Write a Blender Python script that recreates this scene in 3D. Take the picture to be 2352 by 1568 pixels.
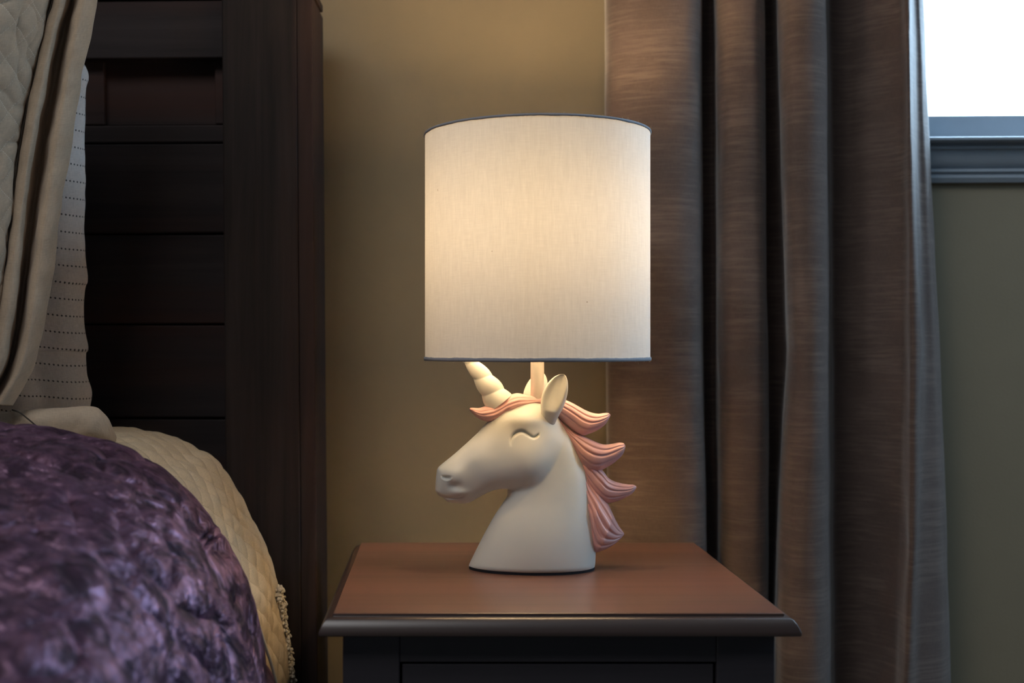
import bpy, bmesh, math, random
import numpy as np
from mathutils import Vector, noise as mnoise
random.seed(7); np.random.seed(7)
for o in list(bpy.data.objects): bpy.data.objects.remove(o)
C = bpy.context.scene.collection
PI = math.pi

# ---------------------------------------------------------------- camera
F = 2780.0; CX = 1010.0; CY = 790.0; CZ = 0.90
cam_d = bpy.data.cameras.new('camera'); cam = bpy.data.objects.new('camera', cam_d); C.objects.link(cam)
cam.location = (0, 0, CZ); cam.rotation_euler = (PI/2, 0, 0)
cam_d.sensor_width = 36; cam_d.lens = F/2352*36
cam_d.shift_x = (1176-CX)/2352; cam_d.shift_y = (CY-784)/2352
cam_d.clip_start = .05
cam_d.dof.use_dof = True; cam_d.dof.focus_distance = 1.325; cam_d.dof.aperture_fstop = 4.0
bpy.context.scene.camera = cam
# ---------------------------------------------------------------- world, lights, exposure
vs = bpy.context.scene.view_settings
bpy.context.scene.display_settings.display_device = 'sRGB'
vs.view_transform = 'Standard'; vs.look = 'None'; vs.gamma = 1; vs.use_curve_mapping = False
vs.exposure = 0.33
W = bpy.data.worlds.new('sky'); bpy.context.scene.world = W; W.use_nodes = True
bg = W.node_tree.nodes['Background']; bg.inputs[0].default_value = (.52, .76, 1.0, 1); bg.inputs[1].default_value = 13.0
BULB = 98.0
def area(name, loc, rot, sx, sy, power=0, col=(1, 1, 1), portal=False):
    d = bpy.data.lights.new(name, 'AREA'); d.shape = 'RECTANGLE'; d.size = sx; d.size_y = sy
    d.energy = power; d.color = col
    if portal: d.cycles.is_portal = True
    o = bpy.data.objects.new(name, d); C.objects.link(o); o.location = loc; o.rotation_euler = rot
    return o
TH = math.radians(2.0); R0 = (0.0, 1.70)
area('window_portal', (1.14, 1.72, 1.62), (-PI/2, 0, -TH), 1.1, .85, portal=True)
area('added_window_portal', (2.36, 1.05, 1.60), (0, PI/2, 0), .85, .60, portal=True)  # portal for the added, unseen window in the right wall
area('added_fill_light', (-.75, 0.0, 2.48), (0, 0, 0), 1.0, 1.0, 14, (.97, .95, .95))  # added soft fill over the bed, no fixture there

# ---------------------------------------------------------------- helpers
def P(px, py, D): return Vector(((px-CX)/F*D, D, CZ-(py-CY)/F*D))
def tw(px, off):
    a = (px-CX)/F
    return (R0[1]*math.cos(TH)-off)/(a*math.sin(TH)+math.cos(TH))
def PWl(px, py, off):       # pixel -> wall-local coordinates at distance off in front of the wall
    t = tw(px, off); x = (px-CX)/F*t; y = t-R0[1]
    return Vector((x*math.cos(TH)-y*math.sin(TH), -off, CZ-(py-CY)/F*t))
def PW(px, py, off): return P(px, py, tw(px, off))

def mesh_obj(name, verts, faces, mat, parent=None, smooth=True, uv=None):
    me = bpy.data.meshes.new(name); me.from_pydata([tuple(v) for v in verts], [], faces); me.update()
    if smooth: me.polygons.foreach_set('use_smooth', [True]*len(me.polygons))
    if uv is not None:
        l = me.uv_layers.new(name='UVMap'); idx = np.zeros(len(me.loops), int); me.loops.foreach_get('vertex_index', idx)
        l.data.foreach_set('uv', np.asarray(uv)[idx].ravel())
    if mat: me.materials.append(mat)
    o = bpy.data.objects.new(name, me); C.objects.link(o)
    if parent: o.parent = parent
    return o
def bm_obj(name, bm, mat, parent=None, smooth=False, bevel=0, seg=2):
    bmesh.ops.recalc_face_normals(bm, faces=bm.faces)
    me = bpy.data.meshes.new(name); bm.to_mesh(me); bm.free()
    if smooth: me.polygons.foreach_set('use_smooth', [True]*len(me.polygons))
    if mat: me.materials.append(mat)
    o = bpy.data.objects.new(name, me); C.objects.link(o)
    if parent: o.parent = parent
    if bevel:
        m = o.modifiers.new('bevel', 'BEVEL'); m.width = bevel; m.segments = seg; m.limit_method = 'ANGLE'
    return o
def box(bm, a, b):
    vs_ = [bm.verts.new((x, y, z)) for x in (a[0], b[0]) for y in (a[1], b[1]) for z in (a[2], b[2])]
    for f in ((0,1,3,2), (4,6,7,5), (0,4,5,1), (2,3,7,6), (0,2,6,4), (1,5,7,3)): bm.faces.new([vs_[i] for i in f])
def boxes(name, lst, mat, parent=None, bevel=.001):
    bm = bmesh.new()
    for a, b in lst: box(bm, a, b)
    return bm_obj(name, bm, mat, parent, bevel=bevel)
def empty(name, loc=(0, 0, 0), rz=0):
    o = bpy.data.objects.new(name, None); o.empty_display_size = .05; C.objects.link(o); o.location = loc; o.rotation_euler = (0, 0, rz); return o
def tag(o, label=None, cat=None, group=None, kind=None):
    if label: o['label'] = label
    if cat: o['category'] = cat
    if group: o['group'] = group
    if kind: o['kind'] = kind
    return o
def adopt(child, root):     # keep world-space vertices while parenting to an empty that sits elsewhere
    child.parent = root
    child.matrix_parent_inverse = root.matrix_basis.inverted()
    return child
def catmull(pts, n, closed=False):
    pts = np.asarray(pts, float); m = len(pts)
    if closed: q = np.vstack([pts[-1:], pts, pts[:2]]); segs = m
    else: q = np.vstack([2*pts[:1]-pts[1:2], pts, 2*pts[-1:]-pts[-2:-1]]); segs = m-1
    t = np.linspace(0, segs, n, endpoint=not closed); i = np.minimum(t.astype(int), segs-1); f = (t-i)[:, None]
    a, b, c, d = q[i], q[i+1], q[i+2], q[i+3]
    return .5*((2*b)+(-a+c)*f+(2*a-5*b+4*c-d)*f**2+(-a+3*b-3*c+d)*f**3)
def sheet_pts(rows, nu, nv):    # rows: list (v) of lists (u) of 3d points
    R = np.array([catmull(np.array([tuple(p) for p in r]), nu) for r in rows])    # V x nu x 3
    out = np.array([catmull(R[:, k], nv) for k in range(nu)])                    # nu x nv x 3
    return out.transpose(1, 0, 2)                                                # nv x nu x 3
def grid_normals(G):
    du = np.gradient(G, axis=1); dv = np.gradient(G, axis=0); n = np.cross(du, dv)
    return n/(np.linalg.norm(n, axis=2, keepdims=True)+1e-12)
def grid_obj(name, G, mat, parent=None, uv=None, closed_u=False, thick=0):
    nv, nu = G.shape[:2]
    fs = []
    for j in range(nv-1):
        for i in range(nu if closed_u else nu-1):
            i2 = (i+1) % nu
            fs.append((j*nu+i, j*nu+i2, (j+1)*nu+i2, (j+1)*nu+i))
    o = mesh_obj(name, G.reshape(-1, 3), fs, mat, parent, uv=None if uv is None else uv.reshape(-1, 2))
    if thick:
        m = o.modifiers.new('solid', 'SOLIDIFY'); m.thickness = thick; m.offset = 0
    return o
def arc_uv(G):
    du = np.linalg.norm(np.diff(G, axis=1), axis=2); dv = np.linalg.norm(np.diff(G, axis=0), axis=2)
    u = np.concatenate([np.zeros((G.shape[0], 1)), np.cumsum(du, 1)], 1); v = np.concatenate([np.zeros((1, G.shape[1])), np.cumsum(dv, 0)], 0)
    return np.stack([u, v], 2)
def nz(p, s, oct=4):
    return mnoise.fractal(Vector((p[0]*s, p[1]*s, p[2]*s)), 1.0, 2.0, oct)
def tube(name, pts, rad, mat, parent=None, seg=16, cap=True):
    pts = [Vector(p) for p in pts]; V = []; Fs = []
    up = Vector((0, 1, 0))
    for i, p in enumerate(pts):
        t = (pts[min(i+1, len(pts)-1)]-pts[max(i-1, 0)]).normalized()
        a = t.cross(up)
        if a.length < 1e-3: a = t.cross(Vector((1, 0, 0)))
        a.normalize(); b = t.cross(a); r = rad[i] if hasattr(rad, '__len__') else rad
        for k in range(seg):
            th = 2*PI*k/seg; V.append(p+a*math.cos(th)*r+b*math.sin(th)*r)
    for i in range(len(pts)-1):
        for k in range(seg): Fs.append((i*seg+k, i*seg+(k+1) % seg, (i+1)*seg+(k+1) % seg, (i+1)*seg+k))
    if cap: Fs += [tuple(range(seg)), tuple(range(len(pts)*seg-1, (len(pts)-1)*seg-1, -1))]
    return mesh_obj(name, V, Fs, mat, parent)
def lathe(name, prof, c, mat, parent=None, seg=96, closed=False):   # prof: (r, z) list
    V = []; Fs = []; n = len(prof)
    for r, z in prof:
        for k in range(seg):
            t = 2*PI*k/seg; V.append((c[0]+r*math.cos(t), c[1]+r*math.sin(t), z))
    for i in range(n if closed else n-1):
        j = (i+1) % n
        for k in range(seg): Fs.append((i*seg+k, i*seg+(k+1) % seg, j*seg+(k+1) % seg, j*seg+k))
    return mesh_obj(name, V, Fs, mat, parent)

# ---------------------------------------------------------------- materials
def new_mat(name):
    m = bpy.data.materials.new(name); m.use_nodes = True; nt = m.node_tree
    return m, nt, nt.nodes['Principled BSDF']
def N(nt, t, **kw):
    n = nt.nodes.new(t)
    for k, v in kw.items():
        if k in n.inputs: n.inputs[k].default_value = v
        else: setattr(n, k, v)
    return n
def coords(nt, src='Object', scale=(1, 1, 1), rot=(0, 0, 0)):
    tc = N(nt, 'ShaderNodeTexCoord'); mp = N(nt, 'ShaderNodeMapping'); mp.inputs['Scale'].default_value = scale; mp.inputs['Rotation'].default_value = rot
    nt.links.new(tc.outputs[src], mp.inputs[0]); return mp.outputs[0]
def noise_tex(nt, vec, scale, detail=5, rough=.55, dist=0):
    n = N(nt, 'ShaderNodeTexNoise', Scale=scale, Detail=detail, Roughness=rough, Distortion=dist); nt.links.new(vec, n.inputs['Vector']); return n.outputs['Fac']
def ramp(nt, fac, stops):
    r = N(nt, 'ShaderNodeValToRGB'); e = r.color_ramp.elements
    while len(e) < len(stops): e.new(.5)
    for k, (p, c) in enumerate(stops): e[k].position = p; e[k].color = (*c, 1) if len(c) == 3 else c
    nt.links.new(fac, r.inputs[0]); return r.outputs[0]
def g(v): return (v, v, v)
def bump(nt, b, h, strength=.3, dist=.001, prev=None):
    n = N(nt, 'ShaderNodeBump', Strength=strength, Distance=dist); nt.links.new(h, n.inputs['Height'])
    if prev is not None: nt.links.new(prev, n.inputs['Normal'])
    if b is not None: nt.links.new(n.outputs[0], b.inputs['Normal'])
    return n.outputs[0]
def math_(nt, op, a, b=None, c=None):
    n = N(nt, 'ShaderNodeMath', operation=op)
    for i, v in enumerate((a, b, c)):
        if v is None: continue
        if isinstance(v, (int, float)): n.inputs[i].default_value = v
        else: nt.links.new(v, n.inputs[i])
    return n.outputs[0]

def mat_plain(name, col, rough=.5, nscale=200, bstr=.08, bdist=.0005, vary=.06, **kw):
    m, nt, b = new_mat(name)
    f = noise_tex(nt, coords(nt), 12)
    c = ramp(nt, f, [(.3, tuple(x*(1-vary) for x in col)), (.7, tuple(min(1, x*(1+vary)) for x in col))])
    nt.links.new(c, b.inputs['Base Color']); b.inputs['Roughness'].default_value = rough
    bump(nt, b, noise_tex(nt, coords(nt), nscale), bstr, bdist)
    for k, v in kw.items(): b.inputs[k.replace('_', ' ')].default_value = v
    return m
M = {}
M['wall'] = mat_plain('wall paint', (.335, .275, .178), .75, 260, .25, .0008, .03)
M['ceiling'] = mat_plain('ceiling paint', (.30, .28, .26), .9)
M['low_bounce'] = mat_plain('dark accent wall paint', (.10, .10, .11), .8)  # unseen walls made dark so they bounce less daylight
M['floor'] = mat_plain('carpet', (.11, .095, .08), .95, 500, .6, .003)
M['trim'] = mat_plain('white trim paint', (.40, .45, .50), .35, 60, .03)
M['ceramic'] = mat_plain('glazed white ceramic', (.74, .745, .695), .42, 35, .10, .0006, .01)
M['pink'] = mat_plain('pink glaze', (.72, .41, .39), .34, 60, .05, .0005, .03)
M['felt'] = mat_plain('felt', (.01, .01, .015), .9)
M['plastic'] = mat_plain('white lamp tube', (.72, .68, .62), .4, 60, .03)
M['brass'] = mat_plain('brass', (.6, .42, .18), .3, Metallic=1.0)
M['rod'] = mat_plain('black iron', (.02, .02, .02), .4, Metallic=.8)

def wood(name, c1, c2, axis='x', rough=.4, red=None, scale=1.0, bstr=.15, spec=.5):
    m, nt, b = new_mat(name)
    sc = {'x': (2.5, 60, 60), 'z': (60, 60, 2.5), 'y': (60, 2.5, 60)}[axis]
    v = coords(nt, scale=tuple(s*scale for s in sc))
    f = noise_tex(nt, v, 1.0, 8, .65, .6)
    c = ramp(nt, f, [(.3, c1), (.7, c2)])
    if red:
        f2 = noise_tex(nt, coords(nt, scale=tuple(s*scale*.22 for s in sc)), 1.0, 5, .6)
        k = ramp(nt, f2, [(.45, g(0)), (.72, g(1))])
        mx = N(nt, 'ShaderNodeMix', data_type='RGBA'); nt.links.new(k, mx.inputs[0]); nt.links.new(c, mx.inputs[6]); mx.inputs[7].default_value = (*red, 1); c = mx.outputs[2]
    nt.links.new(c, b.inputs['Base Color'])
    b.inputs['Roughness'].default_value = rough; b.inputs['Specular IOR Level'].default_value = spec
    bump(nt, b, f, bstr, .0008)
    return m
M['top'] = wood('stained cherry top', (.095, .050, .037), (.165, .088, .064), 'x', .34, (.19, .085, .060), 1.0, .10)
M['stand'] = wood('espresso wood', (.038, .034, .042), (.056, .050, .060), 'x', .42, None, 1.0, .06)
M['edge'] = wood('moulding wood', (.045, .028, .025), (.065, .040, .033), 'x', .33, None, 1, .05, .9)
M['plank'] = wood('dark plank', (.024, .020, .021), (.048, .038, .038), 'x', .65, (.060, .028, .022), .8, .5, .15)
M['post'] = wood('dark post', (.018, .014, .013), (.042, .031, .028), 'z', .65, (.070, .036, .028), .8, .6, .15)

def fabric(name, col, weave=900, rough=.9, sheen=.3, vary=.12, bstr=.5, slub=None, vscale=30):
    m, nt, b = new_mat(name)
    v = coords(nt, 'UV')
    f = noise_tex(nt, coords(nt, 'UV', scale=(1, 1, 1)), vscale, 5)
    c = ramp(nt, f, [(.3, tuple(x*(1-vary) for x in col)), (.7, tuple(x*(1+vary) for x in col))])
    wx = N(nt, 'ShaderNodeTexNoise', Scale=1.0, Detail=2); nt.links.new(coords(nt, 'UV', scale=(weave, weave*.12, 1)), wx.inputs[0])
    wy = N(nt, 'ShaderNodeTexNoise', Scale=1.0, Detail=2); nt.links.new(coords(nt, 'UV', scale=(weave*.12, weave, 1)), wy.inputs[0])
    w = math_(nt, 'ADD', wx.outputs['Fac'], wy.outputs['Fac'])
    k = ramp(nt, math_(nt, 'MULTIPLY', w, .5), [(.35, g(.86)), (.65, g(1.08))])
    mx = N(nt, 'ShaderNodeMix', data_type='RGBA', blend_type='MULTIPLY'); mx.inputs[0].default_value = 1
    nt.links.new(c, mx.inputs[6]); nt.links.new(k, mx.inputs[7]); c = mx.outputs[2]
    if slub:
        s = N(nt, 'ShaderNodeTexNoise', Scale=1.0, Detail=4, Roughness=.7); nt.links.new(coords(nt, 'UV', scale=(14, 200, 1)), s.inputs[0])
        s2 = N(nt, 'ShaderNodeTexNoise', Scale=1.0, Detail=2); nt.links.new(coords(nt, 'UV', scale=(12, 22, 1)), s2.inputs[0])
        k2 = ramp(nt, math_(nt, 'MULTIPLY', s.outputs['Fac'], math_(nt, 'ADD', s2.outputs['Fac'], .5)), [(.46, g(0)), (.68, g(1))])
        mx = N(nt, 'ShaderNodeMix', data_type='RGBA'); nt.links.new(k2, mx.inputs[0]); nt.links.new(c, mx.inputs[6]); mx.inputs[7].default_value = (*slub, 1); c = mx.outputs[2]
    nt.links.new(c, b.inputs['Base Color']); b.inputs['Roughness'].default_value = rough
    b.inputs['Sheen Weight'].default_value = sheen; b.inputs['Sheen Roughness'].default_value = .4; b.inputs['Specular IOR Level'].default_value = .2
    n1 = bump(nt, None, w, bstr, .0004)
    bump(nt, b, noise_tex(nt, v, 45, 4), .35, .002, n1)
    return m, nt, b, c
M['linen'] = fabric('beige linen', (.50, .395, .29), 1100, .92, .15, .07)[0]
def stitch(m, nt, b, c, per, col):
    tc = N(nt, 'ShaderNodeTexCoord'); sx = N(nt, 'ShaderNodeSeparateXYZ'); nt.links.new(tc.outputs['UV'], sx.inputs[0]); res = None
    p_ = math_(nt, 'ADD', sx.outputs[0], sx.outputs[1]); q_ = math_(nt, 'SUBTRACT', sx.outputs[0], sx.outputs[1])
    for a_, b2 in ((p_, q_), (q_, p_)):
        l = math_(nt, 'ABSOLUTE', math_(nt, 'SUBTRACT', math_(nt, 'FRACT', math_(nt, 'ADD', math_(nt, 'DIVIDE', a_, per), .5)), .5))
        on = math_(nt, 'LESS_THAN', l, .0006/per); d_ = math_(nt, 'GREATER_THAN', math_(nt, 'FRACT', math_(nt, 'DIVIDE', b2, .0042)), .4)
        k_ = math_(nt, 'MULTIPLY', on, d_); res = k_ if res is None else math_(nt, 'MAXIMUM', res, k_)
    mx = N(nt, 'ShaderNodeMix', data_type='RGBA'); nt.links.new(res, mx.inputs[0]); nt.links.new(c, mx.inputs[6]); mx.inputs[7].default_value = (*col, 1)
    nt.links.new(mx.outputs[2], b.inputs['Base Color']); return m
M['quilt'] = stitch(*fabric('beige quilted linen', (.62, .51, .355), 1100, .92, .15, .06), .036, (.36, .28, .17))
M['linen_quilt'] = stitch(*fabric('beige quilted sham linen', (.50, .395, .29), 1100, .92, .15, .07), .040, (.66, .57, .45))
M['fringe'] = mat_plain('cream cotton fringe', (.50, .45, .36), .9)
M['curtain'] = fabric('taupe velvet', (.165, .120, .104), 1000, .75, .55, .10, .5, (.225, .168, .142), 14)[0]
m, nt, b, c = fabric('white pillow cotton', (.80, .75, .72), 1100, .9, .1, .03)
tc = N(nt, 'ShaderNodeTexCoord'); sx = N(nt, 'ShaderNodeSeparateXYZ'); nt.links.new(tc.outputs['UV'], sx.inputs[0])
vv = math_(nt, 'ADD', sx.outputs[1], math_(nt, 'MULTIPLY', sx.outputs[0], -.22))
row = math_(nt, 'ABSOLUTE', math_(nt, 'SUBTRACT', math_(nt, 'FRACT', math_(nt, 'DIVIDE', vv, .0202)), .5))
col_ = math_(nt, 'ABSOLUTE', math_(nt, 'SUBTRACT', math_(nt, 'FRACT', math_(nt, 'DIVIDE', sx.outputs[0], .0050)), .5))
d2 = math_(nt, 'ADD', math_(nt, 'POWER', math_(nt, 'MULTIPLY', row, .0202), 2.0), math_(nt, 'POWER', math_(nt, 'MULTIPLY', col_, .0050), 2.0))
dot = math_(nt, 'LESS_THAN', d2, .0011**2)
mx = N(nt, 'ShaderNodeMix', data_type='RGBA'); nt.links.new(dot, mx.inputs[0]); nt.links.new(c, mx.inputs[6]); mx.inputs[7].default_value = (.11, .105, .10, 1)
nt.links.new(mx.outputs[2], b.inputs['Base Color']); M['pillow'] = m

# crushed velvet: pile direction varies, so the gloss does too
m, nt, b = new_mat('crushed purple velvet')
v = coords(nt)
f = noise_tex(nt, v, 11, 4, .6, 1.0); f2 = noise_tex(nt, v, 42, 3, .5, .9); f3 = noise_tex(nt, v, 24, 4, .6, 1.2)
nt.links.new(ramp(nt, math_(nt, 'MULTIPLY', math_(nt, 'ADD', f, f2), .5), [(.36, (.012, .0025, .011)), (.62, (.040, .010, .032))]), b.inputs['Base Color'])
b.inputs['Roughness'].default_value = .7; b.inputs['Specular IOR Level'].default_value = .3
b.inputs['Sheen Weight'].default_value = .16; b.inputs['Sheen Roughness'].default_value = .4; b.inputs['Sheen Tint'].default_value = (.75, .45, .62, 1)
gg = N(nt, 'ShaderNodeBsdfGlossy', Roughness=.50); gg.inputs[0].default_value = (.72, .44, .66, 1)
mk = ramp(nt, math_(nt, 'MULTIPLY', math_(nt, 'ADD', f3, f2), .5), [(.44, g(.005)), (.61, g(.34))])
n1 = bump(nt, None, f2, .55, .010); n2 = bump(nt, None, f, .8, .030, n1)
nt.links.new(n2, b.inputs['Normal']); nt.links.new(n2, gg.inputs['Normal'])
ms = N(nt, 'ShaderNodeMixShader'); nt.links.new(mk, ms.inputs[0]); nt.links.new(b.outputs[0], ms.inputs[1]); nt.links.new(gg.outputs[0], ms.inputs[2])
nt.links.new(ms.outputs[0], nt.nodes['Material Output'].inputs[0]); M['velvet'] = m

# lampshade: thin linen that lets the bulb through
def shade_mat(name, tr, col):
    m, nt, b = new_mat(name)
    v1 = noise_tex(nt, coords(nt, 'UV', scale=(900, 60, 1)), 1.0, 3); v2 = noise_tex(nt, coords(nt, 'UV', scale=(60, 1100, 1)), 1.0, 3)
    v3 = noise_tex(nt, coords(nt, 'UV', scale=(260, 30, 1), rot=(0, 0, .12)), 1.0, 4)
    w = math_(nt, 'MULTIPLY', math_(nt, 'ADD', math_(nt, 'ADD', v1, v2), v3), .3333)
    k = ramp(nt, w, [(.36, tuple(x*.90 for x in col)), (.62, tuple(min(1, x*1.03) for x in col))])
    sp = noise_tex(nt, coords(nt, 'UV'), 95, 2); k2 = ramp(nt, sp, [(.205, (.35, .28, .22)), (.235, g(1))])
    mx = N(nt, 'ShaderNodeMix', data_type='RGBA', blend_type='MULTIPLY'); mx.inputs[0].default_value = 1; nt.links.new(k, mx.inputs[6]); nt.links.new(k2, mx.inputs[7])
    d = N(nt, 'ShaderNodeBsdfDiffuse'); t = N(nt, 'ShaderNodeBsdfTranslucent'); ms = N(nt, 'ShaderNodeMixShader'); ms.inputs[0].default_value = tr
    nt.links.new(mx.outputs[2], d.inputs[0]); nt.links.new(mx.outputs[2], t.inputs[0])
    bn = bump(nt, None, w, .25, .0004); nt.links.new(bn, d.inputs['Normal'])
    nt.links.new(d.outputs[0], ms.inputs[1]); nt.links.new(t.outputs[0], ms.inputs[2]); nt.links.new(ms.outputs[0], nt.nodes['Material Output'].inputs[0])
    return m
M['shade'] = shade_mat('lampshade linen', .086, (.88, .86, .82))
M['shade_trim'] = shade_mat('folded shade hem', .0, (.38, .38, .41))
m, nt, b = new_mat('lit bulb'); e = N(nt, 'ShaderNodeEmission', Strength=BULB); e.inputs[0].default_value = (1.0, .69, .37, 1)
nt.links.new(e.outputs[0], nt.nodes['Material Output'].inputs[0]); M['bulb'] = m
m, nt, b = new_mat('window glass')
t = N(nt, 'ShaderNodeBsdfTransparent'); gl = N(nt, 'ShaderNodeBsdfGlossy', Roughness=.02); ms = N(nt, 'ShaderNodeMixShader'); ms.inputs[0].default_value = .05
nt.links.new(t.outputs[0], ms.inputs[1]); nt.links.new(gl.outputs[0], ms.inputs[2]); nt.links.new(ms.outputs[0], nt.nodes['Material Output'].inputs[0]); M['glass'] = m

# ---------------------------------------------------------------- the room
XL, XR, YB, ZC = -2.2, 2.35, -2.2, 2.55
def on_wall(o): o.location = (R0[0], R0[1], 0); o.rotation_euler = (0, 0, -TH); return o
wx0 = PWl(2030, 200, 0).x; wx1 = wx0+1.05; wz0 = PWl(2250, 262, -.03).z; wz1 = 2.02
o = boxes('wall_back', [((-2.5, 0, 0), (wx0, .15, ZC)), ((wx1, 0, 0), (2.6, .15, ZC)), ((wx0, 0, 0), (wx1, .15, wz0-.045)), ((wx0, 0, wz1), (wx1, .15, ZC))], M['wall'], bevel=0)
on_wall(o); tag(o, kind='structure')
tag(boxes('wall_left', [((XL-.1, YB, 0), (XL, 1.78, ZC))], M['low_bounce'], bevel=0), kind='structure')
tag(boxes('wall_front', [((XL-.1, YB-.1, 0), (XR+.1, YB, ZC))], M['low_bounce'], bevel=0), kind='structure')
sy0, sy1, sz0, sz1 = .75, 1.35, 1.17, 2.03
tag(boxes('wall_right', [((XR, YB, 0), (XR+.12, sy0, ZC)), ((XR, sy1, 0), (XR+.12, 1.62, ZC)), ((XR, sy0, 0), (XR+.12, sy1, sz0)), ((XR, sy0, sz1), (XR+.12, sy1, ZC))], M['low_bounce'], bevel=0), kind='structure')
tag(boxes('floor', [((XL-.1, YB-.1, -.1), (XR+.1, 1.95, 0))], M['floor'], bevel=0), kind='structure')
tag(boxes('ceiling', [((XL-.1, YB-.1, ZC), (XR+.1, 1.95, ZC+.1))], M['ceiling'], bevel=0), kind='structure')
tag(on_wall(boxes('baseboard_back', [((-2.15, -.014, 0), (2.3, 0, .11))], M['trim'], bevel=.004)), kind='structure')

# window in the back wall
win = empty('window_1'); on_wall(win); tag(win, kind='structure')
def run(name, prof, x0, x1, mat, parent):       # extrude a (y,z) profile along the wall
    n = len(prof); V = [(x0, y, z) for y, z in prof]+[(x1, y, z) for y, z in prof]
    Fs = [(i, (i+1) % n, n+(i+1) % n, n+i) for i in range(n)]+[tuple(range(n)), tuple(range(2*n-1, n-1, -1))]
    bm = bmesh.new(); vv_ = [bm.verts.new(v) for v in V]
    for f in Fs: bm.faces.new([vv_[i] for i in f])
    return bm_obj(name, bm, mat, parent, bevel=.0006)
def zw(py, off): return PWl(2240, py, off).z
sash_y = .030
run('sash', [(sash_y, zw(265, -sash_y)), (sash_y, zw(322, -sash_y)), (sash_y+.04, zw(322, -sash_y)), (sash_y+.04, zw(265, -sash_y))], wx0, wx1, M['trim'], win)
boxes('sash_frame', [((wx0, sash_y, wz0), (wx0+.045, sash_y+.04, wz1)), ((wx1-.045, sash_y, wz0), (wx1, sash_y+.04, wz1)), ((wx0, sash_y, wz1-.05), (wx1, sash_y+.04, wz1)), ((wx0, sash_y+.004, 1.66), (wx1, sash_y+.044, 1.70))], M['trim'], win)
boxes('pane', [((wx0+.04, sash_y+.018, wz0-.01), (wx1-.04, sash_y+.022, wz1-.04))], M['glass'], win, bevel=0)
zs = zw(313, .045)
run('stool', [(.03, zs), (-.043, zs), (-.045, zs-.0012), (-.045, zw(321, .045)), (-.040, zw(322, .045)), (-.030, zw(323, .045)), (.0, zw(323, .045)), (.03, zw(323, .045))], wx0-.03, wx1+.09, M['trim'], win)
pf = [(.0, zw(322, .03)), (-.024, zw(322, .024)), (-.024, zw(333, .024)), (-.028, zw(335, .028)), (-.028, zw(341, .028)), (-.022, zw(343, .024))]
for k in range(9):
    a = k/8*PI/2; pf.append((-.010-.012*math.cos(a), zw(345+38*math.sin(a)**1.0, .016)))
pf += [(-.010, zw(386, .012)), (-.016, zw(388, .016)), (-.017, zw(394, .017)), (-.012, zw(397, .014)), (-.014, zw(408, .014)), (-.010, zw(419, .010)), (0, zw(420, 0))]
run('apron', pf, wx0-.025, wx1+.07, M['trim'], win)
cw = .075
for x in (wx0-cw, wx1): boxes('casing', [((x, -.018, wz0-.02), (x+cw, 0, wz1+cw))], M['trim'], win, .003)
boxes('casing', [((wx0-cw, -.02, wz1), (wx1+cw, 0, wz1+cw))], M['trim'], win, .003)
boxes('jamb', [((wx0-.004, 0, wz0), (wx0+.004, .15, wz1)), ((wx1-.004, 0, wz0), (wx1+.004, .15, wz1))], M['trim'], win)
# added window, out of view in the right wall, letting in fill daylight
w2 = empty('added_window', (XR, 0, 0)); tag(w2, kind='structure')
boxes('frame', [((.02, sy0, sz0), (.08, sy0+.05, sz1)), ((.02, sy1-.05, sz0), (.08, sy1, sz1)), ((.02, sy0, sz0), (.08, sy1, sz0+.05)), ((.02, sy0, sz1-.05), (.08, sy1, sz1)), ((.02, sy0, 1.58), (.08, sy1, 1.61))], M['trim'], w2)
boxes('pane', [((.048, sy0+.04, sz0+.04), (.052, sy1-.04, sz1-.04))], M['glass'], w2, bevel=0)

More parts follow.
